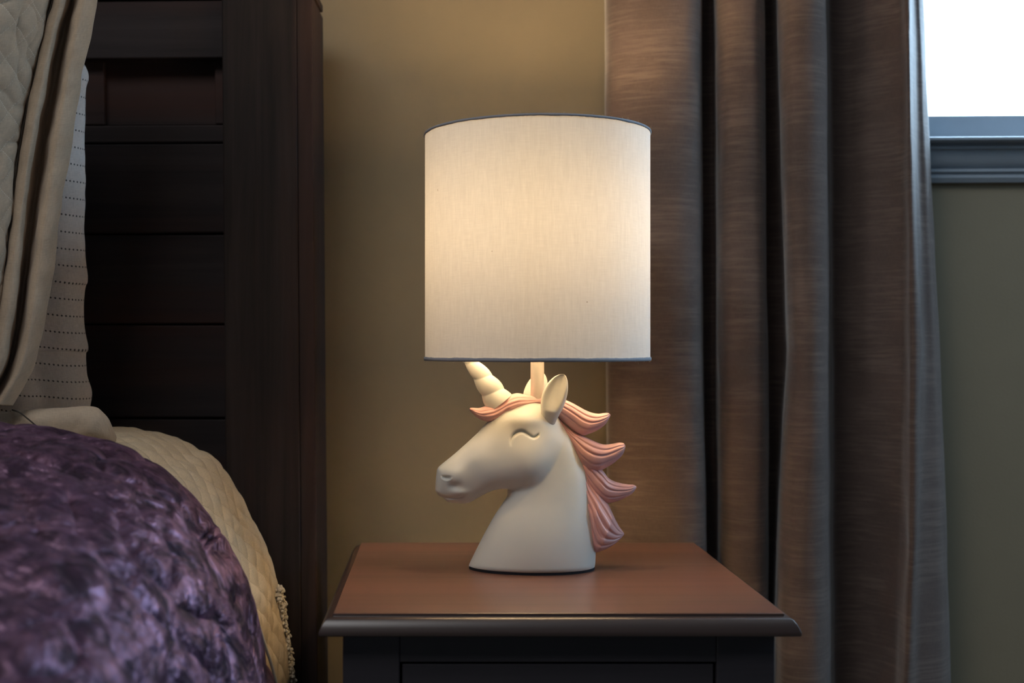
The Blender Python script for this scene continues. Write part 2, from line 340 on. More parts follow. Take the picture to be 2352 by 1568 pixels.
# ---------------------------------------------------------------- curtain
crows = {
 -700: [(1392,.030),(1398,.075),(1450,.105),(1540,.112),(1592,.100),(1602,.060),(1596,.028),(1615,.022),(1635,.030),(1642,.070),(1672,.100),(1722,.106),(1745,.090),(1748,.050),(1744,.026),(1765,.022),(1780,.040),(1782,.080),(1808,.112),(1860,.120),(1890,.105),(1896,.070),(1906,.035),(1945,.034),(1990,.060),(2050,.090),(2078,.116),(2092,.080),(2106,.072),(2116,.050),(2110,.022)],
 0:    [(1393,.030),(1398,.080),(1455,.108),(1550,.120),(1600,.106),(1609,.060),(1603,.028),(1620,.022),(1640,.028),(1648,.070),(1675,.100),(1728,.108),(1750,.090),(1753,.050),(1748,.026),(1768,.022),(1786,.040),(1789,.080),(1815,.118),(1866,.126),(1893,.108),(1899,.070),(1909,.035),(1950,.034),(1995,.060),(2060,.090),(2086,.120),(2101,.080),(2114,.072),(2122,.048),(2114,.022)],
 400:  [(1393,.030),(1398,.080),(1455,.108),(1550,.122),(1602,.108),(1612,.060),(1606,.028),(1622,.022),(1644,.028),(1652,.070),(1680,.100),(1732,.108),(1754,.090),(1757,.050),(1753,.026),(1775,.022),(1793,.040),(1797,.080),(1820,.118),(1868,.126),(1896,.108),(1903,.070),(1913,.035),(1955,.034),(2000,.060),(2066,.090),(2092,.120),(2110,.082),(2128,.074),(2138,.050),(2130,.022)],
 800:  [(1394,.030),(1399,.080),(1455,.108),(1555,.124),(1604,.110),(1614,.060),(1609,.028),(1626,.022),(1646,.028),(1654,.070),(1684,.100),(1738,.110),(1758,.092),(1761,.050),(1760,.026),(1785,.022),(1807,.040),(1812,.080),(1834,.118),(1872,.128),(1898,.110),(1906,.070),(1916,.035),(1955,.034),(2000,.060),(2074,.088),(2100,.122),(2124,.092),(2146,.082),(2156,.050),(2146,.022)],
 1245: [(1400,.030),(1404,.080),(1458,.108),(1562,.124),(1612,.110),(1624,.060),(1618,.028),(1634,.022),(1648,.028),(1656,.070),(1686,.100),(1738,.110),(1759,.092),(1762,.050),(1760,.026),(1772,.022),(1786,.040),(1789,.085),(1818,.126),(1870,.136),(1898,.116),(1907,.070),(1918,.035),(1955,.026),(2000,.034),(2066,.070),(2094,.118),(2118,.105),(2160,.085),(2173,.050),(2163,.022)],
 1568: [(1402,.030),(1406,.080),(1460,.108),(1566,.124),(1616,.110),(1628,.060),(1622,.028),(1636,.022),(1650,.028),(1658,.070),(1688,.100),(1738,.110),(1759,.092),(1762,.050),(1758,.026),(1766,.022),(1776,.040),(1780,.085),(1812,.128),(1872,.138),(1900,.118),(1910,.070),(1920,.035),(1955,.026),(1998,.034),(2052,.070),(2080,.118),(2110,.105),(2166,.088),(2180,.050),(2170,.022)],
 2260: [(1404,.030),(1408,.080),(1462,.108),(1568,.124),(1618,.110),(1632,.060),(1626,.028),(1638,.022),(1650,.028),(1660,.070),(1690,.100),(1738,.112),(1760,.092),(1762,.050),(1756,.026),(1762,.022),(1770,.040),(1774,.085),(1808,.128),(1872,.140),(1902,.118),(1912,.070),(1922,.035),(1955,.026),(1996,.034),(2040,.070),(2066,.120),(2100,.105),(2170,.088),(2188,.050),(2178,.022)],
}
crows[-1350] = crows[-700]
keys = sorted(crows)
rows = []
for k in keys: rows.append([PW(px, k, off) for px, off in crows[k]])
tmp = np.array([catmull(np.array([tuple(p) for p in r]), 420) for r in rows])
# vertical interpolation by height
ks = np.array(keys, float); pv = np.linspace(keys[0], keys[-1], 260); G = np.zeros((260, 420, 3))
for j, y in enumerate(pv):
    i = min(max(np.searchsorted(ks, y)-1, 0), len(ks)-2); f = (y-ks[i])/(ks[i+1]-ks[i]); f = f*f*(3-2*f)*.5+f*.5
    G[j] = tmp[i]*(1-f)+tmp[i+1]*f
nn = grid_normals(G)
for j in range(G.shape[0]):
    for i in range(G.shape[1]):
        p = G[j, i]; d = .0030*mnoise.noise(Vector((p[0]*14, p[1]*14, p[2]*2.2)))+.0012*mnoise.noise(Vector((p[0]*45, p[1]*45, p[2]*12+5)))
        G[j, i] += nn[j, i]*d
G[:, :, 2] = np.clip(G[:, :, 2], .012, 2.30)
cuv = arc_uv(G); cuv[:, :, 0] = cuv[:, :, 0].mean(0)[None, :]; cuv[:, :, 1] = G[:, :, 2]
cur = grid_obj('curtain', G, M['curtain'], uv=cuv, thick=.0022)
tag(cur, 'taupe velvet curtain hanging in deep folds beside the window', 'curtain')
rod = empty('curtain_rod'); on_wall(rod); tag(rod, 'black curtain rod above the window holding the taupe curtain', 'curtain rod')
tube('pole', [(.16, -.085, 2.305), (1.95, -.085, 2.305)], .009, M['rod'], rod)
for x in (.16, 1.95): lathe('finial', [(.001, 2.285), (.014, 2.290), (.020, 2.305), (.014, 2.320), (.001, 2.325)], (x, -.085), M['rod'], rod, 24)
for x in (.5, 1.8): boxes('bracket', [((x-.008, -.085, 2.288), (x+.008, 0, 2.297)), ((x-.015, -.006, 2.26), (x+.015, 0, 2.33))], M['rod'], rod)

# ---------------------------------------------------------------- nightstand
TZ = .646; D0 = 1.141; DB = 1.548
nx0 = (765-CX)/F*D0; nx1 = (1802-CX)/F*D0
ns = empty('nightstand', ((nx0+nx1)/2, (D0+DB)/2, 0))
tag(ns, 'small dark brown nightstand with moulded top edge under the unicorn lamp', 'nightstand')
def A(o): return adopt(o, ns)
prof = [(-.001, TZ), (0, TZ-.0006), (.0002, TZ-.0024), (.0016, TZ-.0028), (.0052, TZ-.0036), (.0080, TZ-.0062), (.0102, TZ-.0095), (.0118, TZ-.0130), (.0126, TZ-.0158), (.0122, TZ-.0185), (.010, TZ-.0190)]
prof = [tuple(p) for p in catmull(np.array(prof), 44)]
loop = []
for off, z in prof:    # left-back, left-front, right-front, right-back
    loop.append([(nx0-off, DB, z), (nx0-off, D0-off, z), (nx1+off, D0-off, z), (nx1+off, DB, z)])
V = [p for l in loop for p in l]; Fs = []
for i in range(len(loop)-1):
    for k in range(3): Fs.append((i*4+k, i*4+k+1, (i+1)*4+k+1, (i+1)*4+k))
Fs.append((0, 3, 2, 1)); n = (len(loop)-1)*4; Fs.append((n, n+1, n+2, n+3))
Fs.append(tuple([4*i for i in range(len(loop))]+[4*i+3 for i in range(len(loop)-1, -1, -1)]))
mo = mesh_obj('top_moulding', V, Fs, M['edge'], smooth=False); A(mo)
mo.modifiers.new('b', 'BEVEL').width = .0005
tp = boxes('table_top', [((nx0, D0, TZ-.0022), (nx1, DB, TZ+.0004))], M['top'], bevel=.0007); A(tp)
bx0 = (787-CX)/F*1.146; bx1 = (1779-CX)/F*1.146; zt = TZ-.019; fw = .054; by = DB-.006
xi0 = (918-CX)/F*1.146; xi1 = (1646-CX)/F*1.146
for (x0, x1) in ((bx0, xi0), (xi1, bx1)):
    A(boxes('leg', [((x0, 1.146, 0), (x1, 1.19, zt))], M['stand'], bevel=.0012))
for (x0, x1) in ((bx0, bx0+.045), (bx1-.045, bx1)):
    A(boxes('leg', [((x0, by-.045, 0), (x1, by, zt))], M['stand'], bevel=.0012))
zr = CZ-(1519-CY)/F*1.149
A(boxes('rail', [((xi0, 1.1475, zr), (xi1, 1.17, zt))], M['stand'], bevel=.0008))
A(boxes('rail', [((xi0, 1.1475, .395), (xi1, 1.17, .415))], M['stand'], bevel=.0008))
for x0, x1 in ((bx0+.003, bx0+.015), (bx1-.015, bx1-.003)): A(boxes('side_panel', [((x0, 1.18, .10), (x1, by-.03, zt))], M['stand']))
A(boxes('back_panel', [((bx0+.01, by-.012, .1), (bx1-.01, by-.004, zt))], M['stand']))
A(boxes('bottom_panel', [((bx0+.01, 1.17, .10), (bx1-.01, by-.01, .115))], M['stand']))
A(boxes('rail', [((xi0, 1.1475, .09), (xi1, 1.17, .125))], M['stand'], bevel=.0008))
for z0, z1 in ((.418, zr-.0022), (.128, .392)):
    dr = boxes('drawer', [((xi0+.0022, 1.1495, z0), (xi1-.0022, 1.167, z1)), ((xi0+.02, 1.165, z0+.01), (xi1-.02, by-.04, z0+.018))], M['stand'], bevel=.001); A(dr)
    kn = lathe('knob', [(.0005, 0), (.013, .001), (.016, .006), (.014, .012), (.007, .016), (.007, .026)], (0, 0), M['rod'], None, 32)
    kn.parent = dr; kn.matrix_parent_inverse.identity(); kn.location = ((bx0+bx1)/2, 1.124, (z0+z1)/2); kn.rotation_euler = (-PI/2, 0, 0)
    
# ---------------------------------------------------------------- unicorn table lamp
LD = 1.37; LX = (1233-CX)/F*LD
SC = LD/F                       # metres per reference pixel in the lamp's plane
lamp = empty('table_lamp', (LX, LD, TZ+.0004)); tag(lamp, 'unicorn head table lamp with pink mane and lit drum shade on the nightstand', 'lamp')
def L(o): return adopt(o, lamp)
def z1(x, y): return (960+x/2.8, 800+y/2.8)
def z6(x, y): return (1160+x/6.534, 840+y/6.534)
def z7(x, y): return (1260+x/6.27, 1040+y/6.27)
def z8(x, y): return (980+x/4.479, 820+y/4.479)
def xz(p): return np.array(((p[0]-CX)*SC, CZ-(p[1]-CY)*SC))
H_ = .0008
gx0, gx1 = xz((985, 0))[0], xz((1385, 0))[0]; gz0, gz1 = TZ-.05, xz((0, 895))[1]
nx = int((gx1-gx0)/H_)//8*8+1; nzc = int((gz1-gz0)/H_)//8*8+1
gxs = gx0+H_*np.arange(nx); gzs = gz0+H_*np.arange(nzc)
def sdist(poly, X, Z):
    q = np.roll(poly, -1, 0); best = np.full(X.shape, 1e9); ins = np.zeros(X.shape, bool)
    for (ax, az), (bx_, bz) in zip(poly, q):
        dx, dz = bx_-ax, bz-az; L2 = dx*dx+dz*dz+1e-18
        t = np.clip(((X-ax)*dx+(Z-az)*dz)/L2, 0, 1)
        best = np.minimum(best, (X-ax-t*dx)**2+(Z-az-t*dz)**2)
        c = (az > Z) != (bz > Z); xi = ax+(Z-az)*dx/(dz if abs(dz) > 1e-12 else 1e-12); ins ^= c & (X < xi)
    d = np.sqrt(best); return np.where(ins, d, -d)
def inflate(poly):              # smooth round relief over an outline; returns signed squared half-thickness
    poly = catmull(np.array([xz(p) for p in poly]), 260, True)
    X, Z = np.meshgrid(gxs, gzs); d = sdist(poly, X, Z)
    u = None
    for st, it in ((8, 500), (4, 500), (2, 500), (1, 260)):
        ds = d[::st, ::st]; h = H_*st; m = ds > 0
        if u is None: u = np.zeros(ds.shape)
        else:
            v = np.zeros(ds.shape); v[::2, ::2] = u; v[1::2, ::2] = .5*(u[:-1]+u[1:]); v[:, 1::2] = .5*(v[:, :-1:2]+v[:, 2::2]); u = v
        u = u*m
        for _ in range(it):
            w = u.copy(); w[1:-1, 1:-1] = .25*(u[2:, 1:-1]+u[:-2, 1:-1]+u[1:-1, 2:]+u[1:-1, :-2]+h*h); u = w*m
    H = 2*u; m = (d > H_*2).astype(float); q = np.where(d > H_*2, H/np.maximum(d, H_), 0)
    for _ in range(10):
        for ax in (0, 1):
            q = (np.roll(q, 1, ax)+q+np.roll(q, -1, ax))/3; m = (np.roll(m, 1, ax)+m+np.roll(m, -1, ax))/3
    q = np.where(m > 1e-6, q/np.maximum(m, 1e-6), .03); q = np.clip(q, .004, .2)
    w = np.clip((d-.003)/.005, 0, 1); w = w*w*(3-2*w)
    return H*w+d*q*(1-w)
head = [z1(*p) for p in [(560,385),(500,425),(445,474),(380,545),(300,620),(220,690),(155,742),(126,772),(117,820),(113,870),(113,915),(130,942),(162,962),(195,988),(255,995),(320,994),(370,968),(425,937),(480,912),(540,901),(590,905),(650,925),(720,915),(790,865),(850,790),(900,700),(935,610),(930,520),(900,440),(850,385),(790,350),(710,338),(630,350)]]
neck = [z1(*p) for p in [(578,905),(575,945),(548,990),(500,1062),(450,1150),(400,1245),(350,1345),(322,1405),(314,1440),(314,1520),(314,1640),(1132,1640),(1134,1520),(1136,1420),(1142,1300),(1138,1180),(1124,1060),(1108,910),(1076,775),(1002,605),(942,505),(890,435),(820,400),(740,450),(680,560),(620,740)]]
def sroot(H): return np.sign(H)*np.sqrt(np.abs(H))
def smax(a, b, k): h = np.clip(k-np.abs(a-b), 0, None)/k; return np.maximum(a, b)+h*h*k*.25
X, Z = np.meshgrid(gxs, gzs)
def gauss(px, py, sx_, sy_, rot=0):
    c = xz(z1(px, py)); a = X-c[0]; b_ = Z-c[1]; s = SC/2.8; ca, sa = math.cos(rot), math.sin(rot)
    return np.exp(-((a*ca+b_*sa)/(sx_*s))**2-((-a*sa+b_*ca)/(sy_*s))**2)
def pdist(pts, n=60):
    c = catmull(np.array([xz(z1(*p)) for p in pts]), n); best = np.full(X.shape, 1e9); bt = np.zeros(X.shape)
    for i in range(n-1):
        (ax, az), (bx_, bz) = c[i], c[i+1]; dx, dz = bx_-ax, bz-az; L2 = dx*dx+dz*dz
        t = np.clip(((X-ax)*dx+(Z-az)*dz)/L2, 0, 1); e = (X-ax-t*dx)**2+(Z-az-t*dz)**2
        k = e < best; best = np.where(k, e, best); bt = np.where(k, (i+t)/(n-1), bt)
    return np.sqrt(best), bt
hh = sroot(inflate(head)); hn = sroot(inflate(neck))
hh = hh*(.82+.13*gauss(740, 740, 260, 230)); 
zfac = np.clip((Z-TZ)/.12, 0, 1); hn = hn*(.90-.22*zfac)
hh += (hh > .004)*(.0045*gauss(740, 760, 170, 150)-.003*gauss(500, 640, 110, 150)+.0035*gauss(215, 800, 80, 75)-.0030*gauss(235, 872, 40, 26)+.0022*gauss(270, 915, 60, 22)-.0022*gauss(350, 830, 70, 110)+.0065*gauss(680, 440, 150, 62))
wc = gauss(780, 790, 230, 190); hm = .052; hh = np.where(hh > 0, hh*(1-wc)+wc*hm*(np.maximum(hh, 1e-5)/hm)**.74, hh)
hn = hn*(1-.10*gauss(720, 880, 220, 200))
hs = smax(hh, hn, .007)
d, t = pdist([(588,605),(594,560),(625,528),(662,520),(692,536),(725,556),(750,548),(763,533)])
w = (.0010+.0006*np.sin(PI*np.clip(t, 0, 1)))
dl = .0040*np.exp(-(d/w)**2)*np.clip(np.sin(PI*np.clip(t*.94+.03, 0, 1))*2, 0, 1)
c = xz(z1(182, 818)); s = SC/2.8
e = np.sqrt(((X-c[0])/(32*s))**2+((Z-c[1])/(19*s))**2)
low = np.clip((c[1]+6*s-Z)/(12*s), 0, 1)
dl += .0045*np.exp(-(np.clip(e-.25, 0, None)/.55)**2)*(Z < c[1]+14*s)
hs_add = .0010*np.exp(-((e-1.12)/.14)**2)*low
d, t = pdist([(118,925),(145,944),(185,952),(235,952),(275,945),(303,930)])
dl += .0022*np.exp(-(d/.0013)**2)*(1-np.clip((t-.9)/.1, 0, 1)*.7)
r = hs-dl+hs_add
r = np.where(hs > .003, np.maximum(r, .0015), hs)
Hs = np.sign(r)*r*r
Hs = np.where(hs > .003, Hs, hs*np.abs(hs))
def surf_net(Fv, o, h):         # naive surface nets over a 3D array
    s = Fv < 0; nxx, ny, nz_ = Fv.shape
    cnt = np.zeros((nxx-1, ny-1, nz_-1), np.uint8)
    for a in (0, 1):
        for b_ in (0, 1):
            for c_ in (0, 1): cnt += s[a:nxx-1+a, b_:ny-1+b_, c_:nz_-1+c_]
    I = np.argwhere((cnt > 0) & (cnt < 8)); idx = np.full(cnt.shape, -1, np.int32); idx[tuple(I.T)] = np.arange(len(I))
    acc = np.zeros((len(I), 3)); num = np.zeros(len(I))
    cr = [(a, b_, c_) for a in (0, 1) for b_ in (0, 1) for c_ in (0, 1)]
    for p in cr:
        for ax in range(3):
            if p[ax]: continue
            q = list(p); q[ax] = 1
            f0 = Fv[I[:, 0]+p[0], I[:, 1]+p[1], I[:, 2]+p[2]]; f1 = Fv[I[:, 0]+q[0], I[:, 1]+q[1], I[:, 2]+q[2]]
            k = (f0 < 0) != (f1 < 0); tt = np.where(k, f0/np.where(k, f0-f1, 1), 0)
            for j in range(3): acc[:, j] += k*(p[j]+(tt if j == ax else 0))
            num += k
    V = (I+acc/num[:, None])*np.array(h)+np.array(o)
    Fq = []
    for ax in range(3):
        u_, v_ = (ax+1) % 3, (ax+2) % 3
        sl0 = [slice(None)]*3; sl1 = [slice(None)]*3; sl0[ax] = slice(0, -1); sl1[ax] = slice(1, None)
        ch = s[tuple(sl0)] != s[tuple(sl1)]; E = np.argwhere(ch); E = E[(E[:, u_] > 0) & (E[:, v_] > 0) & (E[:, u_] < Fv.shape[u_]-1) & (E[:, v_] < Fv.shape[v_]-1)]
        ins0 = s[E[:, 0], E[:, 1], E[:, 2]]; qd = []
        for du, dv in ((-1, -1), (0, -1), (0, 0), (-1, 0)):
            T = E.copy(); T[:, u_] += du; T[:, v_] += dv; qd.append(idx[T[:, 0], T[:, 1], T[:, 2]])
        Q = np.stack(qd, 1); Q[~ins0] = Q[~ins0][:, ::-1]; Fq.append(Q)
    return V, np.concatenate(Fq)
hy = .0010; ym = .075; nyy = int(2*ym/hy)+1; ys = (-ym+hy*np.arange(nyy)).astype(np.float32)
Fv = (ys[None, :, None]**2-Hs.T[:, None, :].astype(np.float32))
# cut at the table with a small rounded foot
zb = TZ+.0022
bot = (zb-gzs).astype(np.float32)
Fb = np.where(bot > -.006, 1, 0)
rr = np.clip(.006-(gzs-zb), 0, .006); shrink = (.006-np.sqrt(np.maximum(.006**2-rr**2, 0)))*.8
hbase = sroot(Hs)
for k in np.where((gzs >= zb-H_) & (gzs < zb+.007))[0]: 
    hk = hbase[k]-shrink[k]*1.0; Fv[:, :, k] = ys[None, :]**2-(np.sign(hk)*hk*hk)[:, None]
Fv = np.maximum(Fv, (bot*.06)[None, None, :])
V, Q = surf_net(Fv, (gx0, -ym, gz0), (H_, hy, H_))
V[:, 1] += LD
body = mesh_obj('unicorn_head', V, [tuple(int(i) for i in q) for q in Q], M['ceramic']); L(body)
sm = body.modifiers.new('smooth', 'CORRECTIVE_SMOOTH') if False else body.modifiers.new('smooth', 'SMOOTH'); sm.factor = .5; sm.iterations = 1
# felt foot
kz = int((zb+.001-gz0)/H_); hb = hbase[kz]
xs = gxs[hb > .002]; hv = hb[hb > .002]-.002
ring = [(x, LD-y) for x, y in zip(xs, hv)]+[(x, LD+y) for x, y in zip(xs[::-1], hv[::-1])]
n = len(ring); bmv = [(x, y, TZ+.0005) for x, y in ring]+[(x, y, TZ+.0036) for x, y in ring]
fo = mesh_obj('felt_pad', bmv, [(i, (i+1) % n, n+(i+1) % n, n+i) for i in range(n)]+[tuple(range(n)), tuple(range(2*n-1, n-1, -1))], M['felt'], smooth=False); L(fo)

def lock(up, lo, depth, conv, grooves, gd=.16, yoff=0, dw=1.05, gw=.07, n=90, seg=120, yc=None, round_=1.0):
    U = catmull(np.array([xz(conv(*p)) for p in up]), n); Lw = catmull(np.array([xz(conv(*p)) for p in lo]), n)
    V = []; Fs = []
    for i in range(n):
        t = i/(n-1); m_ = (U[i]+Lw[i])/2; hw = (U[i]-Lw[i])/2; wd = np.linalg.norm(hw)
        dp = min(depth, wd*dw) if depth else wd
        y0 = LD+yoff+(yc(t) if yc else 0)
        for k in range(seg):
            a = 2*PI*k/seg; s_ = math.cos(a)
            gr = sum(A_*math.exp(-((s_-g0)/gw)**2) for g0, A_ in grooves)
            rr_ = 1-gd*gr*min(1, (1-t)*6)*min(1, t*8+.3)
            q = m_+hw*s_*(1-gd*.3*gr); y = y0+math.copysign(abs(math.sin(a))**round_, math.sin(a))*dp*rr_
            V.append((q[0], y, q[1]))
    for i in range(n-1):
        for k in range(seg): Fs.append((i*seg+k, i*seg+(k+1) % seg, (i+1)*seg+(k+1) % seg, (i+1)*seg+k))
    Fs += [tuple(range(seg)), tuple(range(n*seg-1, (n-1)*seg-1, -1))]
    return V, Fs
def join(lst):
    V = []; Fs = []
    for v, f in lst:
        o_ = len(V); V += v; Fs += [tuple(i+o_ for i in q) for q in f]
    return V, Fs
gr4 = [(.64, 1), (.22, 1), (-.40, .55)]
locks = [
 lock([(560,560),(700,470),(880,505),(1000,550),(1100,605),(1200,660),(1300,700),(1400,717),(1490,706),(1545,706),(1578,726)], [(600,640),(690,690),(760,745),(860,830),(960,920),(1060,1005),(1160,1045),(1250,1022),(1380,968),(1500,880),(1583,748)], .030, z6, gr4, .15),
 lock([(700,640),(800,760),(900,880),(1000,960),(1090,1010),(1200,1062),(1300,1110),(1400,1155),(1500,1180),(1600,1170),(1700,1152),(1775,1158),(1800,1185)], [(690,760),(780,900),(880,1040),(960,1180),(1040,1330),(1130,1480),(1250,1580),(1380,1590),(1480,1545),(1600,1478),(1700,1400),(1770,1320),(1808,1215)], .028, z6, gr4, .15),
 lock([(380,-60),(470,0),(560,70),(650,140),(740,215),(800,275),(850,345),(930,400),(1040,434),(1150,452),(1215,455),(1260,474)], [(380,80),(440,200),(480,320),(530,440),(600,560),(690,660),(790,715),(900,716),(1000,688),(1100,645),(1200,585),(1268,500)], .026, z7, gr4, .15),
 lock([(430,120),(520,260),(600,400),(680,500),(770,610),(850,720),(895,810),(950,930),(1010,1045),(1060,1115),(1086,1152)], [(370,330),(430,600),(485,850),(530,1050),(560,1250),(590,1380),(650,1425),(750,1405),(880,1350),(1000,1265),(1088,1175)], .026, z7, [(.66, 1), (.26, 1), (-.14, 1), (-.55, .7)], .15),
]
V, Fs = join(locks); mane = mesh_obj('mane', V, Fs, M['pink']); L(mane)
# forelock: wraps the poll, two strands ending in an upturned tip
fl = [
 lock([(1330,420),(1240,398),(1150,402),(1030,388),(940,371),(870,385),(800,425),(740,455),(680,485),(600,505),(540,522),(480,520),(445,522)], [(1330,520),(1240,505),(1130,487),(1040,515),(950,545),(870,575),(810,592),(770,625),(720,650),(660,665),(590,655),(510,615),(440,542)], .039, z8, [(.50, .8), (.05, .7), (-.45, .9)], .09, gw=.13, round_=.8, dw=1.75),
]
V, Fs = join(fl); fo_ = mesh_obj('forelock', V, Fs, M['pink']); L(fo_)
# horn
def horn():
    base = xz(z8(752, 478)); tip = xz(z8(190, -250)); n = 150; seg = 64; V = []; Fs = []
    ax = tip-base; Ln = np.linalg.norm(ax); ax /= Ln; pr = np.array((-ax[1], ax[0]))
    for i in range(n):
        t = i/(n-1); bend = .0030*math.sin(PI*t)
        R = (.0160*(1-t)+.0008)*(1 if t < .97 else math.sqrt(max(1-((t-.97)/.03)**2, 0.02)))
        for k in range(seg):
            a = 2*PI*k/seg; ph = (t*5.0+a/(2*PI)) % 1
            bulge = math.sin(PI*ph)**.75; rr_ = R*(.87+.15*bulge)
            c_ = base+ax*t*Ln-pr*bend; q = c_+pr*math.cos(a)*rr_; V.append((q[0], LD-math.sin(a)*rr_, q[1]))
    for i in range(n-1):
        for k in range(seg): Fs.append((i*seg+k, i*seg+(k+1) % seg, (i+1)*seg+(k+1) % seg, (i+1)*seg+k))
    Fs += [tuple(range(seg)), tuple(range(n*seg-1, (n-1)*seg-1, -1))]
    return mesh_obj('horn', V, Fs, M['ceramic'])
L(horn())
# ears
def ear(dx, yo, side, scale=1.0):
    n, seg = 70, 72
    Lf = [(812,500),(796,450),(780,388),(779,335),(787,285),(803,245),(825,210),(855,180),(885,164),(908,160)]; Rt = [(862,505),(882,455),(900,415),(922,370),(936,325),(945,280),(947,240),(943,205),(932,175),(918,161)]
    U = catmull(np.array([xz(z1(*p)) for p in Lf]), n); Rr = catmull(np.array([xz(z1(*p)) for p in Rt]), n); V = []; Fs = []
    for i in range(n):
        t = i/(n-1); m_ = (U[i]+Rr[i])/2; hw = (Rr[i]-U[i])/2; wd = np.linalg.norm(hw)
        for k in range(seg):
            a = 2*PI*k/seg; s_ = math.cos(a); q = m_+hw*s_
            env = math.sin(PI*min(1, max(0, (t-.24)/.76)))**.8 if t > .24 else 0
            cup = .0125*env*math.exp(-(abs(s_+.10)/.66)**3)
            y = -math.sin(a)*min(wd*.95, .012)
            if math.sin(a) > 0: y += cup
            else: y += .010*env*(1-s_*s_)
            V.append((q[0]+dx, LD+side*(-(yo-.012*(1-t)**2)-.010*t+y), q[1]))
    for i in range(n-1):
        for k in range(seg): Fs.append((i*seg+k, i*seg+(k+1) % seg, (i+1)*seg+(k+1) % seg, (i+1)*seg+k))
    Fs += [tuple(range(seg)), tuple(range(n*seg-1, (n-1)*seg-1, -1))]
    return mesh_obj('ear', V, Fs, M['ceramic'])
L(ear(0, .026, 1)); L(ear(-.017, .026, -1))
# stem, socket, bulb, shade
SZ0, SZ1, SR = .8815, 1.1372, .127
L(lathe('stem', [(.0072, .835), (.0076, .8352), (.0076, .955), (.0070, .957)], (LX+.0006, LD), M['plastic'], None, 48))
L(lathe('socket', [(.0076, .953), (.017, .955), (.018, .960), (.018, .992), (.016, .994), (.013, .994)], (LX, LD), M['brass'], None, 48))
BZ = 1.034
bp = [(.0125, .992), (.013, 1.002)]+[(.030*math.sin(a), BZ-.030*math.cos(a)) for a in np.linspace(.55, PI, 20)]
L(lathe('bulb', bp, (LX, LD), M['bulb'], None, 40))
sp_ = empty('shade_fitter'); 
bpy.data.objects.remove(sp_)
ft = lathe('shade_fitter', [(.016, .990), (.022, .990), (.022, .992), (.016, .992)], (LX, LD), M['rod'], None, 40, True); L(ft)
for k in range(3):
    a = 2*PI*k/3+.5; c_, s_ = math.cos(a), math.sin(a)
    sk = tube('spoke', [(LX+.021*c_, LD+.021*s_, .991), (LX+.05*c_, LD+.05*s_, .950), (LX+.124*c_, LD+.124*s_, SZ0+.003)], .0011, M['rod'], None, 8); L(sk); 
def shade_part(name, r0, r1, za, zb_, mat, edge=False, seed=0):
    seg = 256; nvv = 40; V = []; UV = []; Fs = []
    for j in range(nvv+1):
        z = za+(zb_-za)*j/nvv
        for k in range(seg):
            t = 2*PI*k/seg; V.append((LX+r0*math.cos(t), LD+r0*math.sin(t), z)); UV.append((r0*t, z))
    for j in range(nvv):
        for k in range(seg): Fs.append((j*seg+k, j*seg+(k+1) % seg, (j+1)*seg+(k+1) % seg, (j+1)*seg+k))
    return mesh_obj(name, V, Fs, mat, uv=UV)
shade = shade_part('lamp_shade', SR-.0004, 0, SZ0+.001, SZ1-.001, M['shade']); L(shade)
def hem(name, z0, z1_, top):
    # the cloth turned over the wire: a thin band with an uneven inner line
    seg = 360; V = []; UV = []; Fs = []
    for k in range(seg):
        t = 2*PI*k/seg
        wob = .0005*mnoise.noise(Vector((math.cos(t)*9, math.sin(t)*9, z0*30)))+.0004*mnoise.noise(Vector((math.cos(t)*40, math.sin(t)*40, z0)))
        za, zb_ = (z0+wob, z1_) if top else (z0, z1_+wob)
        for (r_, z) in ((SR-.0016, za), (SR+.0006, za), (SR+.0010, (za+zb_)/2), (SR+.0006, zb_), (SR-.0016, zb_)): V.append((LX+r_*math.cos(t), LD+r_*math.sin(t), z)); UV.append((SR*t, z))
    for k in range(seg):
        for i in range(5): j = (i+1) % 5; k2 = (k+1) % seg; Fs.append((k*5+i, k2*5+i, k2*5+j, k*5+j))
    return mesh_obj(name, V, Fs, M['shade_trim'], uv=UV)
for q in (hem('shade_hem', SZ1-.0026, SZ1, True), hem('shade_hem', SZ0, SZ0+.0040, False)):
    L(q)
lint = []
for z, sg, nn_ in ((SZ1, 1, 90), (SZ0, -1, 60)):
    for i in range(nn_):
        a = random.uniform(0, 2*PI); p = Vector((LX+SR*math.cos(a), LD+SR*math.sin(a), z)); ln = random.uniform(.0008, .0035); tip = Vector((random.uniform(-1, 1), random.uniform(-1, 1), sg*random.uniform(.2, 1)))*ln
        mid = p+tip*.5+Vector((0, 0, sg*.0006)); pts = [p, mid, p+tip]; r_ = .00010
        V = []
        for q in pts:
            for k in range(3): V.append((q.x+r_*math.cos(k*2.1), q.y, q.z+r_*math.sin(k*2.1)))
        lint.append((V, [(i_*3+k, i_*3+(k+1) % 3, (i_+1)*3+(k+1) % 3, (i_+1)*3+k) for i_ in range(2) for k in range(3)]))
V, Fs = join(lint); ln_ = mesh_obj('loose_threads', V, Fs, M['fringe']); L(ln_); ln_['kind'] = 'stuff'

